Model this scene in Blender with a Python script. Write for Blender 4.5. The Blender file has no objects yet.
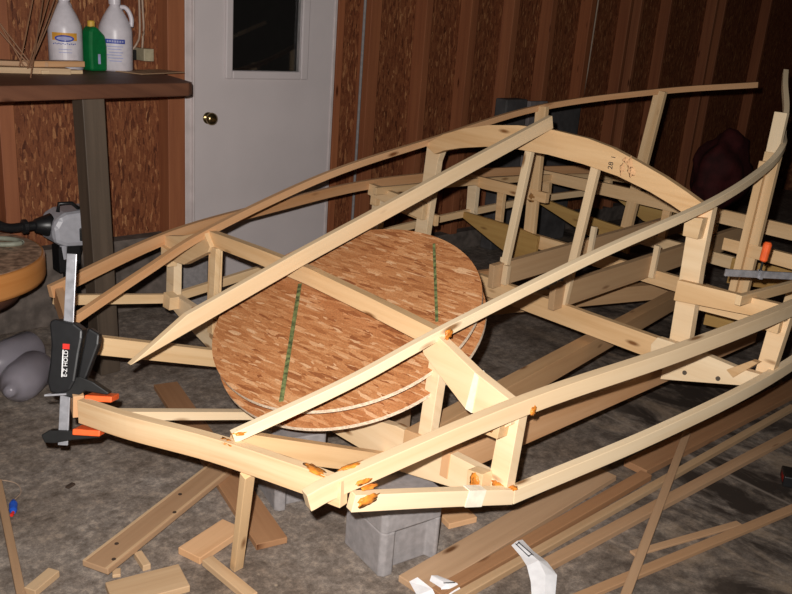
import bpy, bmesh, math, random
from mathutils import Vector, Matrix, noise
random.seed(7)
D = bpy.data
SC = bpy.context.scene
COL = SC.collection

# ------------------------------------------------------------------ materials
def srgb(r, g, b):
    f = lambda c: (c/255/12.92) if c/255 <= .04045 else ((c/255+.055)/1.055)**2.4
    return (f(r), f(g), f(b), 1)

class NT:
    def __init__(s, name):
        s.m = D.materials.new(name); s.m.use_nodes = True
        s.t = s.m.node_tree; s.n = s.t.nodes
        s.b = s.n['Principled BSDF']
    def add(s, typ, **kw):
        nd = s.n.new(typ)
        for k, v in kw.items():
            if k in nd.inputs: nd.inputs[k].default_value = v
            else: setattr(nd, k, v)
        return nd
    def link(s, a, b): s.t.links.new(a, b)
    def ramp(s, src, stops):
        r = s.add('ShaderNodeValToRGB')
        e = r.color_ramp.elements
        while len(e) < len(stops): e.new(.5)
        for q, (p, c) in zip(e, stops): q.position = p; q.color = c if len(c) == 4 else (*c, 1)
        s.link(src, r.inputs[0]); return r.outputs[0]
    def mix(s, fac, a, b, mode='MIX'):
        m = s.add('ShaderNodeMix', data_type='RGBA', blend_type=mode)
        if isinstance(fac, (int, float)): m.inputs[0].default_value = fac
        else: s.link(fac, m.inputs[0])
        for i, q in ((6, a), (7, b)):
            if isinstance(q, (tuple, list)): m.inputs[i].default_value = q if len(q) == 4 else (*q, 1)
            else: s.link(q, m.inputs[i])
        return m.outputs[2]
    def coords(s, kind='UV', scale=(1, 1, 1), rot=(0, 0, 0), loc=(0, 0, 0)):
        tc = s.add('ShaderNodeTexCoord'); mp = s.add('ShaderNodeMapping')
        mp.inputs['Scale'].default_value = scale; mp.inputs['Rotation'].default_value = rot
        mp.inputs['Location'].default_value = loc
        s.link(tc.outputs[kind], mp.inputs[0]); return mp.outputs[0]
    def bump(s, h, strength=.3, dist=.002):
        b = s.add('ShaderNodeBump'); b.inputs['Strength'].default_value = strength
        b.inputs['Distance'].default_value = dist
        s.link(h, b.inputs['Height']); s.link(b.outputs[0], s.b.inputs['Normal'])
    def fin(s, col, rough=.6, spec=.3):
        if isinstance(col, (tuple, list)): s.b.inputs['Base Color'].default_value = col if len(col) == 4 else (*col, 1)
        else: s.link(col, s.b.inputs['Base Color'])
        s.b.inputs['Roughness'].default_value = rough
        s.b.inputs['Specular IOR Level'].default_value = spec
        return s.m

def pine(name, light, dark, rough=.55, knots=True):
    """sawn softwood: grain runs along UV.u (metres)"""
    t = NT(name)
    c = t.coords('UV', (2.2, 42, 1))
    n1 = t.add('ShaderNodeTexNoise', Scale=1.0, Detail=4.0, Roughness=.6); t.link(c, n1.inputs['Vector'])
    c2 = t.coords('UV', (.8, 9, 1))
    n2 = t.add('ShaderNodeTexNoise', Scale=1.0, Detail=2.0); t.link(c2, n2.inputs['Vector'])
    mid = tuple((a*1.15+b*.85)/2 for a, b in zip(light, dark))
    col = t.ramp(n1.outputs[0], [(.3, dark), (.5, mid), (.72, light)])
    col = t.mix(.45, col, t.ramp(n2.outputs[0], [(.35, dark), (.6, light)]))
    if knots:
        v = t.add('ShaderNodeTexVoronoi', Scale=1.0); c3 = t.coords('UV', (3.2, 11, 1), loc=(.3, .45, 0)); t.link(c3, v.inputs['Vector'])
        k = t.ramp(v.outputs['Distance'], [(.05, (1, 1, 1)), (.13, (0, 0, 0))])
        col = t.mix(k, col, (dark[0]*.35, dark[1]*.25, dark[2]*.18))
    oi = t.add('ShaderNodeObjectInfo')
    tint = t.ramp(oi.outputs['Random'], [(0, (.86, .80, .74)), (.5, (1, 1, 1)), (1, (1.0, .9, .8))])
    col = t.mix(1, col, tint, 'MULTIPLY')
    t.bump(n1.outputs[0], .15, .001)
    return t.fin(col, rough)

def osb(name, cols, scale=1.0, coord='UV'):
    t = NT(name)
    def layer(rot, sx, sy):
        c = t.coords(coord, (sx*scale, sy*scale, sx*scale if coord == 'UV' else sy*scale), rot)
        nz = t.add('ShaderNodeTexNoise', Scale=.6, Detail=2.0); t.link(c, nz.inputs['Vector'])
        ad = t.add('ShaderNodeVectorMath', operation='MULTIPLY_ADD')
        t.link(nz.outputs['Color'], ad.inputs[0]); ad.inputs[1].default_value = (.9, .9, .9); t.link(c, ad.inputs[2])
        v = t.add('ShaderNodeTexVoronoi', Scale=1.0); t.link(ad.outputs[0], v.inputs['Vector'])
        sep = t.add('ShaderNodeSeparateColor'); t.link(v.outputs['Color'], sep.inputs[0])
        g = t.ramp(sep.outputs[1], [(.58, (0, 0, 0)), (.585, (1, 1, 1))])
        return t.ramp(sep.outputs[0], cols), v.outputs['Distance'], g
    if coord == 'UV':
        L = [layer((0, 0, .25), 15, 62), layer((0, 0, .8), 17, 70), layer((0, 0, -.35), 13, 58), layer((0, 0, .05), 11, 75)]
    else:  # wall panel, vertical faces in XZ
        L = [layer((0, .35, 0), 62, 17), layer((0, -.3, 0), 66, 15), layer((0, 1.0, 0), 58, 18), layer((0, .05, 0), 70, 13)]
    col, d1, _ = L[0]
    for a, d2, f in L[1:]:
        col = t.mix(f, col, a)
    fine = t.add('ShaderNodeTexNoise', Scale=120.0*scale, Detail=3.0); t.link(t.coords(coord), fine.inputs['Vector'])
    col = t.mix(.35, col, t.ramp(fine.outputs[0], [(.3, (.25, .2, .15)), (.65, (1, 1, 1))]), 'MULTIPLY')
    t.bump(d1, .25, .002)
    return t.fin(col, .6)

def plain(name, col, rough=.5, metal=0, spec=.4, var=.12, scale=40):
    t = NT(name)
    n = t.add('ShaderNodeTexNoise', Scale=float(scale), Detail=4.0); t.link(t.coords('Object'), n.inputs['Vector'])
    lo = tuple(c*(1-var) for c in col[:3]); hi = tuple(min(1, c*(1+var)) for c in col[:3])
    c = t.ramp(n.outputs[0], [(.35, lo), (.65, hi)])
    t.b.inputs['Metallic'].default_value = metal
    return t.fin(c, rough, spec)

M = {}
M['pine'] = pine('pine_fresh', (.82, .61, .37), (.63, .41, .205))
M['pale'] = pine('pine_pale', (.88, .72, .50), (.76, .57, .35))
M['tan'] = pine('pine_tan', (.60, .42, .25), (.48, .31, .17))
M['pink'] = pine('pine_reddish', (.70, .44, .25), (.55, .29, .13))
M['yellow'] = pine('plank_yellow', (.52, .34, .12), (.38, .22, .07))
M['floorwood'] = pine('board_floor', (.52, .35, .22), (.38, .24, .14))
M['floorred'] = pine('board_red', (.40, .23, .125), (.29, .155, .08))
M['floorpale'] = pine('board_pale', (.62, .45, .28), (.46, .30, .17))
M['darkwood'] = pine('bench_wood', (.21, .095, .055), (.105, .045, .028))
M['greywood'] = pine('grey_post_wood', (.115, .088, .066), (.055, .042, .032), knots=False)
M['stud'] = pine('stud_wood', (.38, .145, .065), (.25, .085, .04))
M['osbdisc'] = osb('osb_disc', [(0, (.30, .10, .035)), (.12, (.46, .18, .065)), (.6, (.57, .25, .10)), (.9, (.66, .33, .15)), (1, (.78, .48, .27))], 1.6)
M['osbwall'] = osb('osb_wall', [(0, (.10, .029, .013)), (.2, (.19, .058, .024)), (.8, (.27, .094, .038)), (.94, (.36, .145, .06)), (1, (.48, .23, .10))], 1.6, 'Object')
M['osbedge'] = plain('osb_edge', (.78, .62, .46), .7, var=.25, scale=150)
M['resin'] = plain('resin_brown', (.34, .16, .05), .6)
M['knotty'] = pine('pine_knotty', (.86, .66, .42), (.60, .34, .15))
M['green'] = plain('green_marker', (.14, .165, .06), .8, var=.6, scale=60)
M['glue'] = plain('orange_glue', (.62, .21, .03), .35, var=.4, scale=60)
M['whiteglue'] = plain('white_filler', (.84, .76, .62), .5, var=.1)
M['block'] = plain('cinder', (.27, .25, .25), .95, var=.12, scale=45)
M['stem'] = plain('stem_concrete', (.13, .105, .09), .95, var=.3, scale=18)
M['black'] = plain('black_plastic', (.012, .012, .013), .38, spec=.5)
M['blackm'] = plain('black_metal', (.02, .02, .02), .45, metal=.3)
M['steel'] = plain('steel_bar', (.40, .40, .43), .36, metal=.45, var=.2)
M['orange'] = plain('orange_pad', (.85, .13, .03), .45, var=.1)
M['redlab'] = plain('red_label', (.65, .03, .02), .45)
M['whitelab'] = plain('white_label', (.8, .8, .8), .45)
M['paper'] = plain('paper', (.8, .8, .82), .7, var=.05)
M['ink'] = plain('ink', (.02, .02, .025), .7)
M['jug'] = plain('jug_plastic', (.62, .58, .62), .35, var=.06)
M['blueink'] = plain('blue_ink', (.03, .06, .35), .5)
M['paleblue'] = plain('pale_blue_ink', (.36, .37, .58), .6)
M['orangelab'] = plain('orange_label', (.62, .30, .04), .5)
M['greenb'] = plain('green_plastic', (.004, .135, .035), .35, var=.1)
M['yellowcap'] = plain('yellow_cap', (.6, .36, .05), .45)
M['door'] = plain('door_paint', (.62, .56, .56), .45, var=.035, scale=3)
M['trim'] = plain('trim_paint', (.60, .53, .52), .55, var=.08, scale=12)
M['brass'] = plain('knob_brass', (.30, .22, .10), .22, metal=.95)
M['motor'] = plain('motor_cowl', (.42, .42, .46), .35, var=.06)
M['stoolside'] = pine('stool_side', (.62, .29, .095), (.48, .19, .05), .35, knots=False)
M['stooltop'] = plain('stool_top', (.36, .235, .16), .45, var=.6, scale=30)
M['ring'] = plain('ring_grey', (.27, .28, .22), .5)
M['cream'] = plain('cream_plastic', (.42, .36, .24), .5)
M['cable'] = plain('cable_white', (.42, .30, .22), .5)
M['stick'] = pine('thin_stick', (.36, .20, .12), (.22, .11, .06), knots=False)
M['redcloth'] = plain('dark_red', (.075, .012, .012), .8, var=.4, scale=8)
M['greybin'] = plain('grey_bin', (.085, .078, .078), .7, var=.25, scale=10)
M['greypanel'] = plain('grey_panel', (.22, .19, .19), .7, var=.25, scale=10)
M['bluep'] = plain('blue_plastic', (.02, .10, .55), .4)
M['dirt'] = plain('dark_leaf', (.05, .03, .02), .9)
M['screw'] = plain('screw_head', (.10, .08, .06), .5)
M['spray'] = plain('orange_spray', (.80, .47, .24), .7, var=.1)

def clear(name, col, rough, trans):
    t = NT(name); t.b.inputs['Transmission Weight'].default_value = trans
    t.b.inputs['IOR'].default_value = 1.45
    n = t.add('ShaderNodeTexNoise', Scale=20.0); t.link(t.coords('Object'), n.inputs['Vector'])
    c = t.ramp(n.outputs[0], [(.3, tuple(x*.9 for x in col)), (.7, col)])
    return t.fin(c, rough, .5)
M['glass'] = clear('window_glass', (.9, .92, .92), .02, 1)
M['clear'] = clear('cloudy_plastic', (.40, .37, .42), .3, .45)

def floor_mat():
    t = NT('concrete_floor')
    c = t.coords('Object')
    n = t.add('ShaderNodeTexNoise', Scale=2.2, Detail=6.0, Roughness=.65); t.link(c, n.inputs['Vector'])
    col = t.ramp(n.outputs[0], [(.3, (.16, .125, .10)), (.5, (.225, .188, .16)), (.7, (.29, .255, .23))])
    n2 = t.add('ShaderNodeTexNoise', Scale=24.0, Detail=8.0, Roughness=.85); t.link(c, n2.inputs['Vector'])
    lift = t.ramp(n2.outputs[0], [(.36, (.22, .20, .18)), (.5, (.5, .5, .5)), (.62, (.95, .93, .88))])
    col = t.mix(.9, col, t.mix(1, lift, (2, 2, 2), 'MULTIPLY'), 'MULTIPLY')
    n4 = t.add('ShaderNodeTexNoise', Scale=7.0, Detail=3.0, Roughness=.6, Distortion=.5); t.link(c, n4.inputs['Vector'])
    col = t.mix(.6, col, t.ramp(n4.outputs[0], [(.35, (.62, .58, .55)), (.6, (1, 1, 1))]), 'MULTIPLY')
    # sawdust specks
    v = t.add('ShaderNodeTexVoronoi', Scale=26.0); t.link(c, v.inputs['Vector'])
    n3 = t.add('ShaderNodeTexNoise', Scale=3.0); t.link(c, n3.inputs['Vector'])
    sp = t.mix(1, t.ramp(v.outputs['Distance'], [(.05, (1, 1, 1)), (.16, (0, 0, 0))]), t.ramp(n3.outputs[0], [(.5, (0, 0, 0)), (.62, (.7, .7, .7))]), 'MULTIPLY')
    col = t.mix(sp, col, (.46, .36, .26))
    # oil-darkened area with worn lighter streaks on the near right
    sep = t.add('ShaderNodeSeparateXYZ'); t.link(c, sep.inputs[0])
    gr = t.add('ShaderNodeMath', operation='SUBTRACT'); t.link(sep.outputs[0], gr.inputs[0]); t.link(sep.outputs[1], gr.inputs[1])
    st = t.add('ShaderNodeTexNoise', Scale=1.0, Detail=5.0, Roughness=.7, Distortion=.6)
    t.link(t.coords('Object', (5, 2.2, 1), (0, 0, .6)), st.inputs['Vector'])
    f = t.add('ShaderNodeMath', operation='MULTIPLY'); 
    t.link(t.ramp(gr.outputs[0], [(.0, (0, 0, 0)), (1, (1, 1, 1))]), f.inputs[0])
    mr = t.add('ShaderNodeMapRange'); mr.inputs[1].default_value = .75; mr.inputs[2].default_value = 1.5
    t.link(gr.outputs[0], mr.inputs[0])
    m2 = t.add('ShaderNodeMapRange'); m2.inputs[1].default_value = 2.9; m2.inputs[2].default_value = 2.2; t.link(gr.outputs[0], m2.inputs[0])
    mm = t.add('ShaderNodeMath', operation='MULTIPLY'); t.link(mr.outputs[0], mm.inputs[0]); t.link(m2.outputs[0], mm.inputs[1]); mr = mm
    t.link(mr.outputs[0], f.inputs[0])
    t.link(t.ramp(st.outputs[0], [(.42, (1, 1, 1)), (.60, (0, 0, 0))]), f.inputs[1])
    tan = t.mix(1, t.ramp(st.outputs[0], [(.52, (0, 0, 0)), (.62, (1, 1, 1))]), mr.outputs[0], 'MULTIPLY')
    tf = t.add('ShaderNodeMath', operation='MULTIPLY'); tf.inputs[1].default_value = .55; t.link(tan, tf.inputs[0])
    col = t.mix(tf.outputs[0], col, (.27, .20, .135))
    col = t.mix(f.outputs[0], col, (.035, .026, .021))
    # saw-cut joint across the slab
    jx = t.add('ShaderNodeMath', operation='MULTIPLY_ADD'); jx.inputs[1].default_value = -.09; t.link(sep.outputs[1], jx.inputs[0]); t.link(sep.outputs[0], jx.inputs[2])
    ja = t.add('ShaderNodeMath', operation='SUBTRACT'); ja.inputs[1].default_value = 2.714; t.link(jx.outputs[0], ja.inputs[0])
    jb = t.add('ShaderNodeMath', operation='ABSOLUTE'); t.link(ja.outputs[0], jb.inputs[0])
    jf = t.ramp(jb.outputs[0], [(.004, (.6, .6, .6)), (.009, (0, 0, 0))])
    col = t.mix(jf, col, (.30, .25, .21))
    t.bump(n2.outputs[0], .25, .004)
    return t.fin(col, .8, .25)
M['floor'] = floor_mat()

# ------------------------------------------------------------------ mesh helpers
def setp(o, label=None, cat=None, group=None, kind=None):
    if label: o['label'] = label
    if cat: o['category'] = cat
    if group: o['group'] = group
    if kind: o['kind'] = kind
    return o

def mk(name, verts, faces, mat, parent=None, uvs=None, smooth=False, bevel=0, extra=None):
    me = D.meshes.new(name)
    me.from_pydata([tuple(v) for v in verts], [], faces)
    ul = me.uv_layers.new(name='UVMap')
    if uvs:
        for p in me.polygons:
            for k, li in enumerate(p.loop_indices): ul.data[li].uv = uvs[p.index][k]
    else:
        for p in me.polygons:
            n = p.normal
            for li in p.loop_indices:
                v = me.vertices[me.loops[li].vertex_index].co
                ax = max(range(3), key=lambda i: abs(n[i]))
                ul.data[li].uv = ((v.y, v.z), (v.x, v.z), (v.x, v.y))[ax]
    me.materials.append(M[mat])
    for x in (extra or []): me.materials.append(M[x])
    me.validate(); me.update()
    bm = bmesh.new(); bm.from_mesh(me); bmesh.ops.recalc_face_normals(bm, faces=bm.faces); bm.to_mesh(me); bm.free()
    if smooth:
        for p in me.polygons: p.use_smooth = True
    o = D.objects.new(name, me); COL.objects.link(o)
    if parent: o.parent = parent
    if bevel:
        b = o.modifiers.new('bevel', 'BEVEL'); b.width = bevel; b.segments = 2; b.limit_method = 'ANGLE'
    return o

class MB:
    """collects pieces of one mesh"""
    def __init__(s): s.v = []; s.f = []; s.u = []
    def add(s, v, f, u=None):
        k = len(s.v); s.v += [Vector(x) for x in v]; s.f += [tuple(i+k for i in q) for q in f]
        s.u += u if u else [[(0, 0)]*len(q) for q in f]
    def box(s, c, d, rot=None):
        R = rot or Matrix.Identity(3); c = Vector(c)
        v = [c + R @ Vector((x*d[0]/2, y*d[1]/2, z*d[2]/2)) for x in (-1, 1) for y in (-1, 1) for z in (-1, 1)]
        L = max(range(3), key=lambda i: d[i]); off = random.random()*5
        f = [(0, 1, 3, 2), (4, 6, 7, 5), (0, 4, 5, 1), (2, 3, 7, 6), (0, 2, 6, 4), (1, 5, 7, 3)]
        loc = [Vector((x*d[0]/2, y*d[1]/2, z*d[2]/2)) for x in (-1, 1) for y in (-1, 1) for z in (-1, 1)]
        u = []
        for q in f:
            o2 = [i for i in range(3) if i != L]
            u.append([(loc[i][L]+off, loc[i][o2[0]]+loc[i][o2[1]]*1.3+off) for i in q])
        s.add(v, f, u); return s
    def sweep(s, pts, w, h, up=(0, 0, 1), cap=True):
        pts = [Vector(p) for p in pts]; up = Vector(up); off = random.random()*5
        ring = []; L = 0; ls = []
        for i, p in enumerate(pts):
            t = (pts[min(i+1, len(pts)-1)] - pts[max(i-1, 0)]).normalized()
            a = t.cross(up).normalized(); b = a.cross(t).normalized()
            if i: L += (p-pts[i-1]).length
            ls.append(L)
            ring.append([p+a*w/2+b*h/2, p-a*w/2+b*h/2, p-a*w/2-b*h/2, p+a*w/2-b*h/2])
        per = [0, w, w+h, 2*w+h, 2*w+2*h]
        v = [x for r in ring for x in r]; f = []; u = []
        for i in range(len(pts)-1):
            for k in range(4):
                f.append((i*4+k, i*4+(k+1) % 4, i*4+4+(k+1) % 4, i*4+4+k))
                u.append([(ls[i]+off, per[k]+off), (ls[i]+off, per[k+1]+off), (ls[i+1]+off, per[k+1]+off), (ls[i+1]+off, per[k]+off)])
        n = len(v)
        f += [(0, 1, 2, 3), (n-4, n-1, n-2, n-3)]; u += [[(off, 0), (off, w*.3), (off+.02, w*.3), (off+.02, 0)]]*2
        s.add(v, f, u); return s
    def tube(s, pts, r, n=10):
        pts = [Vector(p) for p in pts]; rs = r if isinstance(r, (list, tuple)) else [r]*len(pts)
        v = []
        ref = Vector((.3, .5, .81))
        for i, p in enumerate(pts):
            t = (pts[min(i+1, len(pts)-1)] - pts[max(i-1, 0)]).normalized()
            a = t.cross(ref).normalized(); b = a.cross(t)
            v += [p + (a*math.cos(2*math.pi*k/n) + b*math.sin(2*math.pi*k/n))*rs[i] for k in range(n)]
        f = [(i*n+k, i*n+(k+1) % n, i*n+n+(k+1) % n, i*n+n+k) for i in range(len(pts)-1) for k in range(n)]
        f += [tuple(range(n)), tuple(range(len(v)-n, len(v)))]
        s.add(v, f); return s
    def lathe(s, prof, n=32, c=(0, 0, 0), sx=1, sy=1):
        v = []; c = Vector(c)
        for r, z in prof:
            v += [c+Vector((r*sx*math.cos(2*math.pi*k/n), r*sy*math.sin(2*math.pi*k/n), z)) for k in range(n)]
        f = [(i*n+k, i*n+(k+1) % n, i*n+n+(k+1) % n, i*n+n+k) for i in range(len(prof)-1) for k in range(n)]
        f += [tuple(range(n)), tuple(range(len(v)-n, len(v)))]
        u = [[(v[i].z*.5+math.atan2(v[i].y-c.y, v[i].x-c.x)*.3, v[i].z+.1) for i in q] for q in f]
        s.add(v, f, u); return s
    def prism(s, poly, fn0, fn1):
        """poly: 2d list, fn0/fn1 map 2d -> 3d for the two caps"""
        n = len(poly); off = random.random()*5
        v = [fn0(*p) for p in poly]+[fn1(*p) for p in poly]
        f = [tuple(range(n)), tuple(range(2*n-1, n-1, -1))] + [(k, (k+1) % n, n+(k+1) % n, n+k) for k in range(n)]
        u = [[(poly[i % n][0]+off, poly[i % n][1]+off + (.5 if i >= n else 0)) for i in q] for q in f[:2]]
        for k in range(n):
            a = poly[k]; b = poly[(k+1) % n]
            u.append([(a[0]+off, a[1]), (b[0]+off, b[1]), (b[0]+off, b[1]+.03), (a[0]+off, a[1]+.03)])
        s.add(v, f, u); return s
    def build(s, name, mat, parent=None, smooth=False, bevel=0):
        return mk(name, s.v, s.f, mat, parent, s.u, smooth, bevel)

def smooth_path(pts, n=8):
    P = [Vector(p) for p in pts]; out = []
    P = [2*P[0]-P[1]] + P + [2*P[-1]-P[-2]]
    for i in range(1, len(P)-2):
        for k in range(n):
            t = k/n; a, b, c, d = P[i-1:i+3]
            out.append(.5*((2*b)+(c-a)*t+(2*a-5*b+4*c-d)*t*t+(3*b-a-3*c+d)*t**3))
    out.append(P[-2]); return out

def empty(name, loc, label, cat, rot=None, group=None):
    o = D.objects.new(name, None); COL.objects.link(o); o.empty_display_size = .05
    o.location = loc
    if rot is not None: o.rotation_euler = rot
    return setp(o, label, cat, group)

# ------------------------------------------------------------------ camera and flash
W = Matrix(((.7219855963, -.1632552397, .6723723116), (-.6879468873, -.273211557, .6723723116), (.0739315833, -.9479995632, -.3095657429)))
cam_d = D.cameras.new('camera'); cam = D.objects.new('camera', cam_d); COL.objects.link(cam)
mw = Matrix.Identity(4)
for i in range(3):
    mw[i][0] = W[i][0]; mw[i][1] = -W[i][1]; mw[i][2] = -W[i][2]
mw[2][3] = 1.46
cam.matrix_world = mw
cam_d.sensor_width = 36; cam_d.lens = 36*850/792; cam_d.clip_start = .05
SC.camera = cam
right = Vector((W[0][0], W[1][0], W[2][0])); up = -Vector((W[0][1], W[1][1], W[2][1])); fwd = Vector((W[0][2], W[1][2], W[2][2]))
fl = D.lights.new('camera_flash', 'SPOT'); flo = D.objects.new('camera_flash', fl); COL.objects.link(flo)
flo.location = Vector((0, 0, 1.46)) + up*.065 - right*.04 + fwd*.02
aim = (fwd + up*.03 - right*.04).normalized()
flo.rotation_euler = aim.to_track_quat('-Z', 'Y').to_euler()
fl.energy = 380; fl.spot_size = math.radians(100); fl.spot_blend = .9; fl.shadow_soft_size = .012; fl.color = (1, .95, .90)
w = D.worlds.new('world'); SC.world = w; w.use_nodes = True
w.node_tree.nodes['Background'].inputs[0].default_value = (1, .85, .75, 1); w.node_tree.nodes['Background'].inputs[1].default_value = .005
SC.view_settings.view_transform = 'Standard'; SC.view_settings.look = 'None'
SC.view_settings.exposure = 0; SC.view_settings.gamma = 1; SC.view_settings.use_curve_mapping = False

# ------------------------------------------------------------------ setting
def struct(o): o['kind'] = 'structure'; return o
struct(mk('floor', [(-.6, -.6, 0), (9.6, -.6, 0), (9.6, 3.79, 0), (-.6, 3.79, 0), (-.6, -.6, -.1), (9.6, -.6, -.1), (9.6, 3.79, -.1), (-.6, 3.79, -.1)],
   [(0, 1, 2, 3), (4, 7, 6, 5), (0, 4, 5, 1), (1, 5, 6, 2), (2, 6, 7, 3), (3, 7, 4, 0)], 'floor'))
YW = 3.79
b = MB()
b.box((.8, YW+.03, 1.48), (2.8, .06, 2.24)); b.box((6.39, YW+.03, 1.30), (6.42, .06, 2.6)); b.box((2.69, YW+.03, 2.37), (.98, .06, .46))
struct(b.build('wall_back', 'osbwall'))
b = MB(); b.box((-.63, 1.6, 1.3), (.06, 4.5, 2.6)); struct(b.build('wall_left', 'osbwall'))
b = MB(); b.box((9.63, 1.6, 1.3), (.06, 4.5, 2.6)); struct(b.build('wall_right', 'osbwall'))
b = MB(); b.box((.78, YW-.025, .18), (2.76, .11, .36)); struct(b.build('baseboard_back', 'stem'))
b = MB(); b.box((6.39, YW-.025, .06), (6.42, .11, .12)); struct(b.build('trim_1', 'stem'))
# studs on the wall, one object each
k = 2
for x0, x1, m in ((1.30, 1.362, 'stud'), (2.075, 2.165, 'stud'), (3.095, 3.14, 'stud'), (3.33, 3.41, 'stud'), (3.765, 3.82, 'stud'), (4.16, 4.225, 'stud'), (4.57, 4.63, 'stud'),
              (4.98, 5.04, 'stud'), (5.44, 5.50, 'stud'), (5.95, 5.99, 'stud'), (6.10, 6.14, 'stud'), (6.54, 6.575, 'stud'), (7.30, 7.335, 'stud'), (7.46, 7.49, 'stud'), (8.36, 8.40, 'stud')):
    b = MB(); z0 = .36 if x0 < 2.15 else .12
    b.box(((x0+x1)/2, YW-.0475, (z0+2.6)/2), (x1-x0, .095, 2.6-z0)); struct(b.build('trim_%d' % k, m, bevel=.003)); k += 1
b = MB(); b.tube([(3.275, YW-.10, .1), (3.275, YW-.10, 2.6)], .008); struct(b.build('trim_%d' % k, 'block')); k += 1
b = MB(); b.tube([(5.56, YW-.03, .7), (5.60, YW-.03, 1.2), (5.63, YW-.03, 2.6)], .006); struct(b.build('trim_%d' % k, 'cable')); k += 1
# door
dr = empty('door_1', (2.22, 3.70, .04), None, None); struct(dr)
def ringbox(x0, x1, z0, z1, wx0, wx1, wz0, wz1, y0, y1):
    b = MB()
    for a, c, e, g in ((x0, wx0, z0, z1), (wx1, x1, z0, z1), (wx0, wx1, z0, wz0), (wx0, wx1, wz1, z1)):
        b.box(((a+c)/2, (y0+y1)/2, (e+g)/2), (c-a, y1-y0, g-e))
    return b
ringbox(0, .85, 0, 2.03, .205, .635, 1.12, 1.85, 0, .04).build('door_leaf', 'door', dr)
f = ringbox(.165, .675, 1.08, 1.89, .205, .628, 1.12, 1.85, -.016, .0).build('window_frame', 'door', dr, bevel=.006)
b = MB(); b.box((.42, .02, 1.485), (.43, .006, .73)); b.build('pane', 'glass', f)
b = MB(); b.lathe([(.003, 0), (.029, 0), (.029, .003), (.024, .006), (.013, .008), (.013, .016), (.026, .021), (.031, .032), (.029, .043), (.016, .051), (.002, .052)], 24)
kn = b.build('door_knob', 'brass', dr, True); kn.rotation_euler = (math.pi/2, 0, 0); kn.location = (.075, 0, .89)
b = MB()
for x in (2.19, 3.078):
    b.box((x, 3.745, 1.05), (.02 if x > 3 else .05, .10, 2.10))
b.box((2.64, 3.745, 2.09), (.9, .10, .03)); b.box((2.205, 3.69, 1.05), (.012, .02, 2.08)); b.box((2.64, 3.745, .02), (.88, .10, .035))
struct(b.build('trim_%d' % k, 'trim', bevel=.004)); k += 1

# ------------------------------------------------------------------ the boat
K = .92
boat = empty('boat_frame', (1.6025716, 1.9846196, .6888178),
             'unfinished wide wooden boat skeleton of pine frames and bent battens filling the middle', 'boat frame')
BR = Matrix(((.9990581, .0193762, .0388260), (-.0191149, .9997921, -.0070917), (-.0389553, .0063422, .9992208)))
boat.rotation_euler = BR.to_euler()
def V(x, y, z): return Vector((x*K, y*K, z*K))
def part(b, name, mat, parent=None, bevel=.0015): return b.build(name, mat, parent or boat, bevel=bevel)
def batten(name, pts, w, h, mat, n=8, up=(0, 0, 1)):
    return part(MB().sweep(smooth_path([V(*p) for p in pts], n), w, h, up), name, mat)
def plate(name, poly, x, t, mat, parent=None):
    return part(MB().prism(poly, lambda y, z: V(x, y, z)-Vector((t/2, 0, 0)), lambda y, z: V(x, y, z)+Vector((t/2, 0, 0))), name, mat, parent)
def beam(name, p0, p1, w, h, mat, parent=None, up=(0, 0, 1)):
    return part(MB().sweep([V(*p0), V(*p1)], w, h, up), name, mat, parent)
def blob(parent, p, r, name='glue_stain', mat='glue', lab='orange glue squeezed out of the joint'):
    bm = bmesh.new(); bmesh.ops.create_icosphere(bm, subdivisions=3, radius=1)
    for v in bm.verts:
        q = v.co*(1+.75*noise.noise(v.co*2.1+Vector(p)*9)+.25*noise.noise(v.co*5+Vector(p)*3)); v.co = Vector((q.x*r[0], q.y*r[1], q.z*r[2]))+V(*p)
    me = D.meshes.new(name); bm.to_mesh(me); bm.free(); me.materials.append(M[mat]); me.uv_layers.new()
    for q in me.polygons: q.use_smooth = True
    o = D.objects.new(name, me); COL.objects.link(o); o.parent = parent; o['label'] = lab
    return o
mir = lambda poly, s: [(y*s, z) for y, z in poly]

# bow: two beams that meet at the point
for s, mat in ((1, 'pink'), (-1, 'pale')):
    pts = [(-.797, s*.012, -.318), (-.742, s*.2, -.302), (-.635, s*.45, -.284), (-.555, s*.72, -.263), (-.52, s*.85, -.255)]
    bb = batten('bow_beam', pts, .028, .064, mat if s > 0 else 'knotty')
    if s < 0:
        blob(bb, (-.622, -.50, -.249), (.012, .022, .004)); blob(bb, (-.545, -.77, -.226), (.012, .035, .004)); BOWR = bb
        MB().tube([V(-.775, -.075, -.315)-Vector((.018, 0, 0)), V(-.775, -.075, -.315)+Vector((.01, 0, 0))], .004, 8).build('screw', 'screw', bb)
# carlins (inner edge battens), sheer battens, chine battens
LC = batten('carlin', [(-.612, .504, -.241), (-.3, .585, -.118), (0, .645, 0), (.6, .70, .19), (1.228, .722, .335), (1.941, .645, .525), (2.535, .315, .671), (2.995, .0, .762)], .022, .028, 'pink')
RC = batten('carlin', [(-.612, -.504, -.235), (-.3, -.585, -.115), (0, -.641, .008), (.6, -.70, .188), (1.228, -.745, .340), (1.70, -.705, .450), (1.941, -.655, .525), (2.2, -.537, .563), (2.40, -.44, .667), (2.56, -.34, .77), (2.68, -.275, .84)], .022, .028, 'pale')
blob(RC, (-.015, -.665, .005), (.012, .004, .014)); blob(RC, (-.600, -.512, -.222), (.016, .012, .006))
LS = batten('sheer_batten', [(-.56, .82, -.235), (0, .957, -.098), (.6, 1.055, -.02), (1.228, 1.113, .052), (1.941, 1.09, .093), (2.535, 1.018, .115), (3.1, .90, .13)], .022, .045, 'pink')
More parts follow.
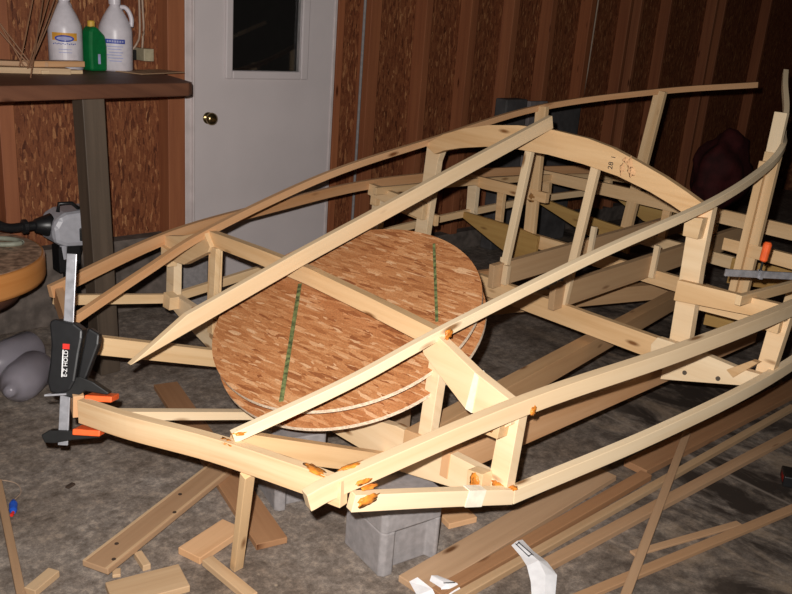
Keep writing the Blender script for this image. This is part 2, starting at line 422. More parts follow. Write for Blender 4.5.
RS = batten('sheer_batten', [(-.605, -.815, -.266), (-.5, -.838, -.232), (0, -.957, -.098), (.6, -1.055, -.02), (1.228, -1.113, .052), (1.941, -1.09, .093), (2.535, -1.018, .115), (3.1, -.90, .13)], .03, .044, 'pale')
blob(RS, (-.47, -.865, -.232), (.025, .003, .006)); blob(RS, (-.48, -.832, -.201), (.04, .007, .003)); blob(RS, (0.01, -.976, -.112), (.010, .004, .012))
batten('bow_chine_batten', [(-.535, .84, -.275), (-.27, .895, -.322), (.01, .95, -.372)], .022, .036, 'pine')
LCH = batten('chine_batten', [(0, .95, -.372), (.6, 1.02, -.30), (1.228, 1.07, -.215), (1.941, 1.056, -.13), (2.535, .984, -.056), (3.1, .87, .0)], .022, .036, 'pine')
RCH = batten('chine_batten', [(.0, -.955, -.372), (.6, -1.040, -.298), (1.228, -1.095, -.215), (1.941, -1.07, -.13), (2.535, -.984, -.056), (3.1, -.87, .0)], .025, .042, 'pale')
RCB = batten('bow_chine_batten', [(-.50, -.855, -.282), (-.25, -.905, -.325), (.005, -.955, -.373)], .025, .042, 'pale')
blob(RCB, (-.465, -.880, -.277), (.030, .003, .013)); blob(RCB, (-.45, -.862, -.254), (.022, .009, .003)); blob(RCB, (.0, -.958, -.347), (.012, .012, .003))
tp = MB().sweep([V(-.16, -.9235, -.341), V(-.105, -.9345, -.351)], .028, .045).build('filler_patch', 'whiteglue', RCB); tp['label'] = 'smear of white filler across the batten'
for s in (1, -1):
    batten('sheer_stringer', [(1.13, s*.965, .048), (1.6, s*.985, .06), (1.941, s*.985, .07), (2.535, s*.925, .088), (3.1, s*.81, .10)], .02, .034, 'pine')
# floor stringers at the bow
beam('bow_stringer', (-.60, .50, -.318), (.03, .41, -.47), .03, .06, 'pine')
beam('bow_stringer', (-.60, -.485, -.262), (-.02, -.476, -.49), .03, .06, 'pine')
beam('bow_stringer', (-.76, 0, -.345), (.03, 0, -.53), .03, .026, 'pale')
# long bottom stringers
for s in (1, -1):
    beam('bottom_stringer', (-.02, s*.578, -.383), (2.75, s*.01, -.378), .055, .08, 'tan')
    beam('bilge_stringer', (-.02, s*.722, -.382), (2.24, s*.605, -.372), .028, .075, 'pink')
for y, z1 in ((.185, 0), (-.16, 0)):
    part(MB().sweep([V(1.18, y, -.19), V(2.95, y, -.03)], .028, .10), 'well_side', 'tan')

# ---- frame near the bow
X = 0
A1 = plate('deck_beam', [(.645, .0), (.3, .014), (0, .022), (-.3, .014), (-.645, .0), (-.60, -.055), (-.3, -.042), (0, -.036), (.3, -.042), (.60, -.055)], X, .034, 'pine')
for s in (1, -1):
    g = plate('deck_knee', mir([(.635, .0), (.80, -.058), (.945, -.092), (.945, -.155), (.91, -.185), (.78, -.172), (.60, -.075), (.585, -.05)], s), X-.022, .03, 'pale' if s < 0 else 'pine')
    if s < 0:
        w_ = MB().prism([(-.785, -.172), (-.81, -.175), (-.815, -.066), (-.80, -.058)], lambda y, z: V(X-.022, y, z)-Vector((.017, 0, 0)), lambda y, z: V(X-.022, y, z)+Vector((.017, 0, 0))).build('filler_patch', 'whiteglue', g)
        w_['label'] = 'white filler over the joint of the knee'
    plate('inner_post', mir([(.645, -.055), (.597, -.055), (.587, -.40), (.637, -.40)], s), X+.01, .032, 'pine' if s > 0 else 'pale')
    if s > 0: plate('inner_post', [(.592, -.05), (.553, -.05), (.553, -.40), (.592, -.40)], X-.02, .02, 'pine')
    sp = plate('side_post', mir([(.955, -.10), (.895, -.10), (.885, -.37), (.95, -.37)], s), X+.0, .034, 'pale')
    gb = plate('gusset_block', mir([(.93, -.13), (.865, -.135), (.87, -.205), (.925, -.20)], s), X-.038, .04, 'pine', sp)
    plate('gusset_block', mir([(.895, -.32), (.84, -.33), (.845, -.385), (.90, -.385)], s), X-.038, .04, 'pine', sp)
    if s < 0:
        blob(sp, (-.062, -.875, -.355), (.003, .014, .022)); blob(sp, (-.022, -.925, -.352), (.004, .018, .010)); blob(gb, (-.065, -.90, -.165), (.003, .012, .02))
    plate('floor_plank', mir([(.945, -.335), (.87, -.336), (.50, -.352), (.28, -.40), (.20, -.43), (.20, -.50), (.534, -.492), (.81, -.428), (.945, -.385)], s), X, .03, 'pale')
cf = plate('floor_beam', [(.60, -.395), (-.56, -.395), (-.66, -.44), (-.60, -.485), (.60, -.485)], X+.036, .03, 'pale')
blob(cf, (.018, -.47, -.392), (.018, .028, .004))

# ---- main frame with the arch
X = 1.228
out = [(.735, .318), (.62, .385), (.49, .432), (.354, .466), (.18, .490), (0, .498), (-.18, .490), (-.30, .472), (-.429, .438), (-.55, .402), (-.65, .365), (-.755, .322)]
inn = [(-.69, .272), (-.60, .305), (-.50, .335), (-.35, .367), (-.18, .385), (0, .393), (.18, .388), (.35, .370), (.5, .34), (.60, .312), (.66, .285)]
arch = plate('cabin_arch', out+inn, X, .032, 'pine')
for s in (1, -1):
    cp = plate('cabin_post', mir([(.748, .325), (.65, .295), (.665, .25), (.69, -.24), (.772, -.24), (.752, .1)], s), X+.034, .034, 'pale')
    if s < 0:
        plate('gusset_block', mir([(.74, .285), (.67, .275), (.675, .205), (.735, .205)], s), X-.005, .04, 'pine', cp)
    plate('side_deck_beam', mir([(.69, .035), (1.105, .058), (1.105, .0), (.69, -.045)], s), X-.004, .03, 'pine')
    plate('side_deck_beam', mir([(.70, -.03), (.96, -.015), (.96, -.07), (.70, -.085)], s), X+.10, .024, 'pine')
    sp = plate('side_post', mir([(1.112, .045), (1.045, .045), (1.035, -.235), (1.095, -.235)], s), X+.036, .034, 'pale')
    plate('gusset_block', mir([(1.09, .03), (1.045, .03), (1.045, -.05), (1.09, -.05)], s), X+.005, .03, 'pine', sp)
    plate('gusset_block', mir([(1.06, -.165), (1.035, -.165), (.955, -.23), (.985, -.25)], s), X-.02, .03, 'pine', sp)
    plate('floor_plank', mir([(1.085, -.205), (.986, -.212), (.775, -.201), (.66, -.205), (.64, -.24), (.65, -.318), (.708, -.322), (.708, -.362), (1.043, -.262), (1.085, -.25)], s), X-.01, .032, 'pale')
plate('floor_beam', [(.68, -.222), (-.66, -.222), (-.66, -.312), (.68, -.312)], X+.034, .032, 'pine')
def upright(name, x, y0, z0, y1, z1, wy, tx, mat, parent=None):
    return part(MB().sweep([V(x, y0, z0), V(x, y1, z1)], tx, wy, (0, 1, 0)), name, mat, parent)
upright('door_post', X+.03, .183, -.24, .132, .40, .033, .024, 'pale')
upright('door_post', X+.03, -.168, -.24, -.216, .39, .033, .024, 'pale')
for y, h in ((.205, -.115), (.15, -.135), (-.125, -.14), (-.158, -.135)):
    upright('cleat', X+.055 if y in (.205, -.125) else X+.015, y, -.225, y, h, .026, .024, 'pale')
upright('cleat', 1.93, -.188, -.175, -.188, -.015, .024, .02, 'pale'); upright('cleat', 1.90, .157, -.15, .157, .0, .024, .02, 'pale')

# ---- cockpit frame
X = 1.941
for s in (1, -1):
    plate('side_deck_beam', mir([(1.09, .098), (.50, .10), (.50, .045), (.95, .035), (1.09, .06)], s), X, .03, 'pine')
    plate('side_post', mir([(1.09, .07), (1.02, .07), (1.01, -.15), (1.07, -.165)], s), X+.034, .03, 'pale')
    plate('short_post', mir([(.862, .06), (.815, .06), (.805, -.15), (.845, -.15)], s), X+.03, .026, 'pine')
    plate('floor_plank', mir([(1.06, -.118), (.65, -.12), (.50, -.135), (.50, -.31), (.62, -.30), (.772, -.251), (1.05, -.155)], s), X-.02, .022, 'yellow')
    cp = part(MB().sweep([V(X, .572, -.235), V(X, .625, .535)] if s > 0 else [V(X, -.622, -.20), V(X, -.625, .50)], .026, .062, (0, 1, 0)), 'coaming_post', 'pine')
    if s < 0:
        part(MB().sweep([V(X-.03, -.60, -.12), V(X-.03, -.605, .46)], .022, .03, (0, 1, 0)), 'doubler', 'pine', cp)
        part(MB().sweep([V(X+.01, -.618, .40), V(X+.01, -.615, .668)], .022, .05, (0, 1, 0)), 'doubler', 'pale', cp)
    else:
        blob(cp, (X-.0145, .595, .06), (.002, .028, .022), 'resin_stain', 'resin', 'brown resin stain')
plate('floor_beam', [(.62, -.138), (-.62, -.138), (-.62, -.21), (.62, -.21)], X+.02, .03, 'pine')

# ---- after frame
X = 2.535
plate('deck_beam', [(1.02, .12), (.5, .128), (-.5, .128), (-1.02, .12), (-1.02, .055), (1.02, .055)], X, .03, 'pine')
plate('floor_beam', [(.60, -.10), (-1.0, -.10), (-1.0, -.165), (.60, -.165)], X+.01, .03, 'pine')
for s in (1, -1):
    plate('floor_plank', mir([(.99, -.04), (.70, -.075), (.30, -.10), (.30, -.235), (.55, -.20), (.98, -.08)], s), X-.02, .022, 'yellow')
    plate('side_post', mir([(1.02, .10), (.955, .10), (.94, -.07), (1.0, -.075)], s), X+.03, .028, 'pine')
    plate('short_post', mir([(.16, .06), (.115, .06), (.115, -.11), (.16, -.11)], s), X+.02, .026, 'pine')
part(MB().sweep([V(X, .358, -.12), V(X, .305, .675)], .026, .06, (0, 1, 0)), 'coaming_post', 'pine')
# ---- stern frame
X = 3.05
plate('deck_beam', [(.92, .14), (.6, .147), (.6, .08), (.92, .07)], X, .03, 'pine')
plate('floor_plank', [(.89, .02), (.3, -.01), (.1, -.04), (.1, -.17), (.55, -.13)], X, .024, 'yellow')
for s in (1,):
    plate('side_post', mir([(.915, .10), (.86, .10), (.84, -.01), (.885, -.01)], s), X+.03, .028, 'pine')

for q, y, z in ((-1, -.80, -.30), (-1, -.77, -.25), (-1, -.93, -.275)):
    b = MB(); b.tube([V(1.2005, y, z), V(1.196, y, z)], .008, 12); b.build('screw', 'screw', boat)
# stamped marks on the arch
def text(body, size, name, mat, parent, loc, rot, label=None, ext=.0004):
    cu = D.curves.new(name, 'FONT'); cu.body = body; cu.size = size; cu.extrude = ext; cu.align_x = 'CENTER'; cu.align_y = 'CENTER'
    o = D.objects.new(name, cu); COL.objects.link(o)
    bpy.context.view_layer.update()
    me = D.meshes.new_from_object(o.evaluated_get(bpy.context.evaluated_depsgraph_get()))
    D.objects.remove(o); D.curves.remove(cu)
    me.materials.clear(); me.materials.append(M[mat])
    q = D.objects.new(name, me); COL.objects.link(q); q.parent = parent; q.location = loc; q.rotation_euler = rot
    if label: q['label'] = label
    return q
# face of the arch that looks to the bow is at x = 1.228*K - .016 ; text plane normal -X
FX = 1.228*K-.0165
text('1', .026, 'lumber_stamp', 'ink', arch, (FX, -.318*K, .436*K), Matrix(((0, 0, -1), (0, 1, 0), (1, 0, 0))).to_euler(), 'black stamped numeral')
text('28', .028, 'lumber_stamp', 'ink', arch, (FX, -.312*K, .402*K), Matrix(((0, 0, -1), (0, 1, 0), (1, 0, 0))).to_euler(), 'black stamped characters')
arch_mark = arch
for y, z, a, b_ in ((-.395, .425, .008, .022), (-.41, .395, .012, .016), (-.365, .40, .007, .018), (-.375, .435, .010, .010)):
    blob(arch, (1.228-.0185, y, z), (.0012, a, b_), 'spray_mark', 'spray', 'faint orange spray mark')

# ------------------------------------------------------------------ loose centreline batten
pts = [V(-.662, .0, -.183), V(-.05, 0, .062), V(.6, -.0, .308), V(1.195, -.0, .530)]
pw = [BR @ p + boat.location for p in pts]
bt = MB().sweep([pw[0]+(pw[1]-pw[0])*.0, *pw[1:]], .022, .05)
# taper at the bow end: pull the upper corners of the first ring back
d = (pw[1]-pw[0]).normalized()
for i in (0, 1): bt.v[i] += d*.20
o = bt.build('long_batten', 'pale', bevel=.002)
setp(o, 'long pale batten with a tapered free end laid along the middle of the boat frame', 'batten')

# ------------------------------------------------------------------ OSB discs
def disc(r, c, n, label, line):
    c = Vector(c); n = Vector(n).normalized()
    q = n.to_track_quat('Z', 'Y')
    root = empty('board_disc', c, label, 'disc', q.to_euler(), 'round chipboard discs lying in the boat')
    t = .0115; N = 96
    v = [(r*math.cos(2*math.pi*k/N), r*math.sin(2*math.pi*k/N), 0) for k in range(N)]+[(r*math.cos(2*math.pi*k/N), r*math.sin(2*math.pi*k/N), -t) for k in range(N)]
    me = mk('panel', v, [tuple(range(N)), tuple(range(2*N-1, N-1, -1))], 'osbdisc', root, None)
    ed = mk('sawn_edge', v, [(k, (k+1) % N, N+(k+1) % N, N+k) for k in range(N)], 'osbedge', root)
    ed['label'] = 'pale sawn edge of the disc'
    for p0, p1, wd in line:
        z0 = Vector((0, 0, .0006)); flat = lambda p: Vector((p.x, p.y, 0))
        li = MB().sweep([flat(q.inverted() @ (Vector(p0)-c))+z0, flat(q.inverted() @ (Vector(p1)-c))+z0], wd, .001).build('marker_line', 'green', root)
        li['label'] = 'green marker line across the board'
    return root
NV = (-.4296, -.0505, .9016)
du = disc(.42, (1.621, 1.835, .613), NV, 'upper of the two round chipboard discs, with green marker lines', [((1.627, 2.068, .6285), (1.288, 1.699, .447), .013), ((1.972, 1.817, .7785), (1.719, 1.545, .643), .009)])
dl = disc(.42, (1.640, 1.828, .558), NV, 'lower chipboard disc, mostly hidden under the upper one', [])
for a in (0.4, 2.0, 3.6, 5.2):
    b = MB(); b.box((.25*math.cos(a), .25*math.sin(a), .0235), (.06, .04, .047)); b.build('spacer', 'floorwood', dl)
b = MB(); b.sweep([(1.9, 1.83, 0), (1.9, 1.83, .642)], .045, .045, (0, 1, 0)); o = b.build('prop_post', 'floorwood')
setp(o, 'square timber post standing under the discs and holding up their far side', 'post')

# ------------------------------------------------------------------ bar clamp on the bow
p0 = Vector((.814, 2.030, .319)); p1 = Vector((.908, 2.137, .81))
eu = (p1-p0).normalized(); er = (right - eu*right.dot(eu)).normalized(); ef = er.cross(eu)   # ef points away from the viewer
R3 = Matrix((er, ef, eu)).transposed()
if R3.determinant() < 0: ef = -ef; R3 = Matrix((er, ef, eu)).transposed()
cl = empty('bar_clamp', p0+er*.006, 'black trigger bar clamp with orange pads gripping the bow point', 'clamp', R3.to_euler())
b = MB(); b.box((0, 0, .255), (.026, .007, .51)); o = b.build('bar', 'steel', cl, bevel=.001); o['label'] = 'bright steel bar'
b = MB(); b.tube([(0, -.0045, .49), (0, .0045, .49)], .005, 12); b.build('rivet', 'steel', o)
b = MB(); b.tube([(0, -.006, .02), (0, .006, .02)], .006, 12); b.build('rivet', 'steel', o)
b = MB()
prof = [(.045, .052), (.078, .055), (.062, .062), (.048, .075), (.035, .10), (.028, .14), (.028, .20), (.036, .245), (.052, .285), (.058, .325), (.055, .345)]
hb = [(-.034, .142), (-.012, .137), (.018, .15), (.030, .175), (.034, .21), (.038, .25), (.044, .29), (.044, .312), (.02, .328), (-.032, .336), (-.042, .331), (-.044, .321), (-.037, .27), (-.038, .22), (-.043, .17)]
fa = lambda y0: (lambda x, z: Vector((x, y0, z)))
b.prism(hb, fa(-.021), fa(.021)); body = b.build('handle_body', 'black', cl, bevel=.008)
b = MB(); b.prism([(.05, .30), (.056, .318), (.086, .302), (.085, .275), (.074, .24), (.058, .19), (.046, .165), (.030, .16), (.036, .20), (.043, .25)], fa(-.012), fa(.016)); b.build('trigger', 'black', cl, bevel=.005)
b = MB(); b.prism([(-.03, .165), (-.02, .138), (.03, .128), (.055, .150), (.115, .143), (.120, .149), (.075, .176), (.04, .188)], fa(-.015), fa(.015)); b.build('sliding_jaw', 'blackm', cl, bevel=.003)
b = MB(); b.prism([(-.055, .026), (-.035, .040), (.03, .042), (.075, .042), (.10, .040), (.10, .028), (.03, .018), (-.02, .006), (-.045, .006)], fa(-.014), fa(.014)); b.build('fixed_jaw', 'blackm', cl, bevel=.003)
b = MB(); b.tube([(-.03, -.02, .137), (-.045, -.025, .134), (.01, -.02, .14)], .003, 8); b.build('release_pin', 'steel', cl)
for z0, xx, yy in ((.1345, .098, -.002), (.0475, .078, -.022)):
    b = MB(); b.box((xx, yy, z0), (.072, .062, .016)); o = b.build('pad', 'orange', cl, bevel=.003); o['label'] = 'orange rubber pad'
# label on the handle: red and white with its lettering
yb = -.0212
b = MB(); b.box((.004, yb, .228), (.018, .0008, .090)); lab = b.build('maker_label', 'black', body)
b = MB(); b.box((.004, yb-.0006, .266), (.018, .0006, .014)); b.build('label_band', 'redlab', lab)
b = MB(); b.box((-.0035, yb-.0006, .221), (.003, .0006, .072)); b.build('label_band', 'whitelab', lab)
RM = Matrix(((0, -1, 0), (0, 0, -1), (1, 0, 0)))
text('E-Z HOLD', .0155, 'lettering', 'whitelab', lab, (.005, yb-.001, .221), RM.to_euler(), None)

# ------------------------------------------------------------------ second clamp lying in the stern
sc0 = BR @ V(1.215, -.865, .112) + boat.location; sc1 = BR @ V(1.50, -1.035, .112) + boat.location
dx = (sc1-sc0).normalized(); ez = Vector((0, 0, 1)); ez = (ez-dx*ez.dot(dx)).normalized(); ey = ez.cross(dx)
c2 = empty('bar_clamp', sc0, 'steel bar clamp with orange handle lying across the right side of the frame', 'clamp', Matrix((dx, ey, ez)).transposed().to_euler())
b = MB(); b.box((.15, 0, 0), (.31, .008, .024)); b.build('bar', 'steel', c2, bevel=.001)
b = MB(); b.box((.128, 0, 0), (.012, .022, .03)); b.build('jaw', 'steel', c2, bevel=.001)
b = MB(); b.tube([(.125, 0, .0), (.126, 0, .05)], .004, 8); b.build('screw_rod', 'blackm', c2)
b = MB(); b.tube([(.125, 0, .045), (.126, 0, .05), (.128, 0, .105), (.128, 0, .112)], [.009, .013, .014, .009], 14); o = b.build('handle', 'orange', c2); o['label'] = 'orange plastic handle'

# ------------------------------------------------------------------ cinder blocks
def cinder(name, c, sx, sy, h, rz, label):
    r = empty(name, (c[0], c[1], 0), label, 'cinder block', (0, 0, rz), 'cinder blocks under the boat')
    b = MB()
    # end with a recess between two flanges: plan outline extruded upward, closed by a top web
    o = [(-sx/2, -sy/2+.012), (-sx/2+.012, -sy/2), (-sx*.30, -sy/2), (-sx*.22, -sy/2+.03), (sx*.36, -sy/2+.03), (sx*.42, -sy/2), (sx/2-.006, -sy/2), (sx/2, -sy/2+.006), (sx/2, sy/2), (-sx/2, sy/2)]
    zt = h*.62
    b.prism(o, lambda x, y: Vector((x, y, 0)), lambda x, y: Vector((x, y, zt)))
    o2 = [(-sx/2, -sy/2+.012), (-sx/2+.012, -sy/2), (sx/2-.006, -sy/2), (sx/2, -sy/2+.006), (sx/2, sy/2), (-sx/2, sy/2)]
    b.prism(o2, lambda x, y: Vector((x, y, zt)), lambda x, y: Vector((x, y, h)))
    b.build('body', 'block', r, bevel=.005)
    return r
cinder('cinder_block', (1.525, 1.466), .20, .19, .222, -.165, 'grey cinder block with a recessed face in front, under the right bow corner')
cinder('cinder_block', (1.477, 1.885), .16, .17, .245, -.28, 'grey cinder block behind the bow beam, below the discs')

# ------------------------------------------------------------------ boards on the floor
def board(name, corners, h, mat, label, z=0, cat='board', group=None, bevel=.002):
    """four floor-plan corners in order: end a, end a, end b, end b"""
    P = [Vector((x, y)) for x, y in corners]
    a = (P[0]+P[1])/2; c = (P[2]+P[3])/2; w_ = ((P[0]-P[1]).length+(P[2]-P[3]).length)/2
    d = c-a; L = d.length; ang = math.atan2(d.y, d.x)
    zz = z if isinstance(z, (tuple, list)) else (z, z)
    b = MB(); b.sweep([(0, 0, zz[0]+h/2), (L, 0, zz[1]+h/2)], w_, h)
    o = b.build(name, mat, None, bevel=bevel); o.location = (a.x, a.y, 0); o.rotation_euler = (0, 0, ang)
    return setp(o, label, cat, group)
def nail(o, x, y, z, r=.006):
    b = MB(); b.lathe([(r, 0), (r, .0012), (r*.4, .0014)], 10, (x, y, z)); return b.build('nail_hole', 'dirt', o)
A = board('grooved_board', [(.805, 1.898), (.833, 1.823), (1.362, 2.059), (1.35, 2.147)], .018, 'floorwood', 'grey-brown board with a pale stripe along both edges lying at the lower left', .02)
for s in (1, -1):
    b = MB(); b.box((.295, s*.0365, .0385), (.59, .008, .0015)); q = b.build('edge_strip', 'floorpale', A); q['label'] = 'pale stripe along the edge'
nail(A, .10, .012, .038); nail(A, .39, .012, .038); nail(A, .30, -.033, .039); nail(A, .04, -.028, .039)
board('plank', [(1.222, 1.696), (1.308, 1.679), (1.608, 2.821), (1.508, 2.808)], .02, 'floorred', 'long reddish-brown plank running back under the bow from the lower middle')
board('offcut', [(1.055, 1.818), (1.045, 1.739), (1.206, 1.787), (1.242, 1.863)], .022, 'pink', 'short reddish pine offcut beside the upright prop stick', cat='offcut')
board('offcut', [(1.063, 1.731), (1.096, 1.734), (1.102, 1.52), (1.07, 1.53)], .02, 'floorpale', 'narrow pale stick cut off by the bottom edge, below the reddish offcut', cat='offcut')
board('offcut', [(.79, 1.70), (.82, 1.80), (1.0, 1.755), (.985, 1.655)], .02, 'floorpale', 'wide pale board end at the bottom edge, left of the middle', cat='offcut')
board('offcut', [(.936, 1.872), (.958, 1.876), (.948, 1.805), (.926, 1.802)], .018, 'floorpale', 'tiny wood chip lying just below the grooved board', cat='wood chip')
board('offcut', [(.862, 1.850), (.884, 1.850), (.870, 1.821), (.85, 1.826)], .010, 'floorpale', 'very small wood chip tucked at the near end of the grooved board', cat='wood chip')
board('offcut', [(.652, 1.905), (.664, 1.872), (.745, 1.915), (.733, 1.948)], .02, 'floorpale', 'rounded stick end in the lower left corner, touching the leaning strip', cat='offcut')
board('wood_strip', [(.778, 2.47), (.796, 2.455), (.64, 1.86), (.622, 1.87)], .018, 'floorwood', 'thin tan strip running down the left edge of the floor', cat='strip')
o = MB().sweep([(1.132, 1.668, 0.0), (1.036, 1.487, .412)], .030, .022, (0, 1, 0)).build('prop_stick', 'pine', None, bevel=.0015)
setp(o, 'pale stick standing on the floor as a prop under the bow beam', 'stick')
board('plank', [(1.415, 1.345), (1.475, 1.255), (2.404, 1.292), (2.447, 1.372)], .02, 'floorwood', 'wide grey-brown plank in front of the cinder block, widest of the lower pile')
board('plank', [(1.47, 1.252), (1.475, 1.212), (2.53, 1.205), (2.53, 1.250)], .024, 'floorred', 'narrow brown plank lying against the near side of the wide grey-brown plank')
board('wood_strip', [(1.50, 1.205), (1.50, 1.182), (3.60, 1.135), (3.60, 1.165)], .02, 'floorpale', 'long pale strip between the brown plank and the lone tan strip', cat='strip')
board('wood_strip', [(1.785, 1.152), (1.790, 1.115), (3.35, 1.02), (3.36, 1.06)], .02, 'floorwood', 'long tan strip passing behind the crumpled paper, nearest of the pile', cat='strip')
board('plank', [(2.543, 1.325), (2.538, 1.232), (3.9, 1.185), (3.9, 1.278)], .026, 'floorred', 'brown plank with a pale sawn end, farthest right in the pile')
board('offcut', [(1.715, 1.44), (1.790, 1.525), (1.870, 1.49), (1.832, 1.42)], .02, 'pink', 'pine offcut just right of the front cinder block', cat='offcut')
board('wood_strip', [(2.92, 1.300), (2.937, 1.277), (1.86, .885), (1.847, .908)], .008, 'floorwood', 'thin strip lying diagonally on top of the other strips at the lower right', (.030, .016), 'strip')
board('wood_strip', [(2.088, 1.018), (2.080, .998), (2.506, .871), (2.53, .889)], .008, 'floorwood', 'short thin strip ending against the diagonal strip', .0, 'strip')
board('wood_strip', [(1.75, 1.008), (1.755, .977), (2.85, .770), (2.86, .800)], .014, 'floorwood', 'long tan strip cutting across the lower right corner', cat='strip')

# ------------------------------------------------------------------ small litter
def sheet(name, grid, label, cat, marks=()):
    n = len(grid[0]); v = [p for r in grid for p in r]
    f = [(i*n+j, i*n+j+1, i*n+n+j+1, i*n+n+j) for i in range(len(grid)-1) for j in range(n-1)]
    o = mk(name, v, f, 'paper'); s = o.modifiers.new('thick', 'SOLIDIFY'); s.thickness = .0006
    setp(o, label, cat)
    for mk_ in marks:
        b = MB(); b.sweep(mk_, .003, .0008); b.build('print_mark', 'ink', o)
    return o
sheet('paper_label', [[(1.795, 1.240, .028), (1.82, 1.239, .034), (1.845, 1.238, .028)], [(1.775, 1.19, .028), (1.80, 1.187, .037), (1.825, 1.184, .028)], [(1.75, 1.148, .03), (1.785, 1.135, .04), (1.815, 1.125, .028)], [(1.715, 1.105, .018), (1.76, 1.09, .030), (1.795, 1.075, .022)], [(1.665, 1.06, .004), (1.70, 1.045, .012), (1.735, 1.035, .008)]],
      'crumpled white printed paper across the strips at the bottom edge', 'paper',
      [[(1.806, 1.234, .0325), (1.781, 1.165, .0375)], [(1.816, 1.232, .0345), (1.794, 1.160, .0395)], [(1.803, 1.229, .0325), (1.819, 1.229, .0345)], [(1.780, 1.168, .0375), (1.795, 1.166, .0395)]])
sheet('paper_scrap', [[(1.445, 1.310, .022), (1.47, 1.304, .028)], [(1.42, 1.255, .022), (1.468, 1.245, .026)], [(1.40, 1.20, .004), (1.45, 1.19, .004)]], 'small white paper scrap at the bottom edge, left of a larger one', 'paper')
sheet('paper_scrap', [[(1.488, 1.275, .026), (1.505, 1.285, .030), (1.522, 1.278, .026)], [(1.49, 1.235, .026), (1.512, 1.232, .030), (1.54, 1.222, .026)], [(1.46, 1.18, .003), (1.49, 1.175, .003), (1.53, 1.17, .003)]], 'white paper scrap with a dark printed corner on the wide plank', 'paper',
      [[(1.505, 1.24, .0315), (1.535, 1.225, .0285)]])
o = empty('tool_box', (2.94, .895, 0), 'small black and red case at the right edge of the floor', 'case', (0, 0, .5))
b = MB(); b.box((0, 0, .02), (.09, .05, .04)); b.build('case', 'black', o, bevel=.004)
b = MB(); b.box((-.001, -.0005, .021), (.06, .051, .022)); q = b.build('front_panel', 'redlab', o)
o = empty('cord_plug', (.772, 2.30, .012), 'small blue plug on a thin wire near the left edge of the floor', 'plug', (0, 0, 1.2))
b = MB(); b.tube([(-.035, 0, 0), (-.025, 0, 0), (.01, 0, 0), (.03, 0, 0)], [.007, .011, .012, .006], 12); b.build('body', 'bluep', o)
b = MB(); b.tube([(-.035, 0, 0), (-.05, .004, 0)], .005, 8); b.build('tip', 'redlab', o)
b = MB(); b.tube(smooth_path([(.03, 0, 0), (.09, -.02, -.009), (.15, -.005, -.010), (.19, .05, -.010)], 6), .0015, 6); b.build('wire', 'cable', o)
bm = MB(); bm.box((0, 0, .004), (.03, .016, .008)); o = bm.build('wood_chip', 'dirt', None, bevel=.003); o.location = (.955, 2.325, 0); o.rotation_euler = (0, 0, .4); setp(o, 'small dark brown chip alone on the bare floor at the left', 'chip')

# ------------------------------------------------------------------ left side: stool, clear bottles, motor
st = empty('round_stool', (.90, 3.37, 0), 'round varnished stool with an orange rim at the left edge', 'stool')
b = MB(); b.lathe([(.001, .395), (.37, .395), (.395, .405), (.40, .42), (.40, .492), (.396, .4995), (.39, .5005), (.001, .5)], 56)
b.build('seat_side', 'stoolside', st, True)
b = MB(); b.lathe([(.001, .5008), (.388, .5008), (.388, .502), (.001, .5025)], 48); o = b.build('seat_top', 'stooltop', st); o['label'] = 'brown top spattered with pale specks'
b = MB(); b.lathe([(.001, .33), (.30, .33), (.32, .36), (.345, .394), (.001, .394)], 40); b.build('apron', 'darkwood', st, True)
for a in (.6, 2.7, 4.8):
    b = MB(); b.tube([(.17*math.cos(a), .17*math.sin(a), .34), (.24*math.cos(a), .24*math.sin(a), 0)], [.02, .016], 12); b.build('leg', 'darkwood', st)
rg = MB(); rg.tube([(.085*math.cos(a*math.pi/14), .045*math.sin(a*math.pi/14), 0) for a in range(29)], .010, 10)
o = rg.build('oval_ring', 'ring', None, True); o.location = (1.165, 3.40, .512); o.rotation_euler = (0, 0, -.75); setp(o, 'grey-green oval ring lying on the round stool', 'ring')
b = MB(); b.lathe([(.03, 0), (.036, .004), (.036, .03), (.03, .034), (.001, .034)], 24); o = b.build('tape_roll', 'whitelab', None, True); o.location = (1.01, 3.10, .5025); setp(o, 'pale round lid at the left edge, on the near rim of the stool', 'lid')

def bottle(name, loc, rot, prof, label, sx=1, sy=1, mat='clear'):
    r = empty(name, loc, label, 'bottle', rot, 'clear plastic bottles on the floor')
    b = MB(); b.lathe(prof, 28, (0, 0, 0), sx, sy); b.build('shell', mat, r, True)
    return r
gp = [(.001, 0), (.065, 0), (.075, .012), (.076, .15), (.068, .19), (.04, .23), (.022, .245), (.02, .27), (.001, .27)]
r1 = bottle('plastic_bottle', (1.085, 3.02, .078), (0, 1.5, -2.3), [(a*1.0, z-.13) for a, z in gp], 'cloudy plastic bottle lying on its side, nearer the clamp')
b = MB(); b.box((.02, -.072, -.02), (.05, .006, .06)); b.build('sticker', 'greenb', r1)
r2 = bottle('plastic_bottle', (1.11, 3.235, .08), (0, 1.57, -2.65), [(a*1.02, z-.13) for a, z in gp], 'cloudy plastic bottle lying behind the other one, nearer the stool')
b = MB(); b.box((.03, -.074, .03), (.04, .006, .05)); b.build('sticker', 'paleblue', r2)

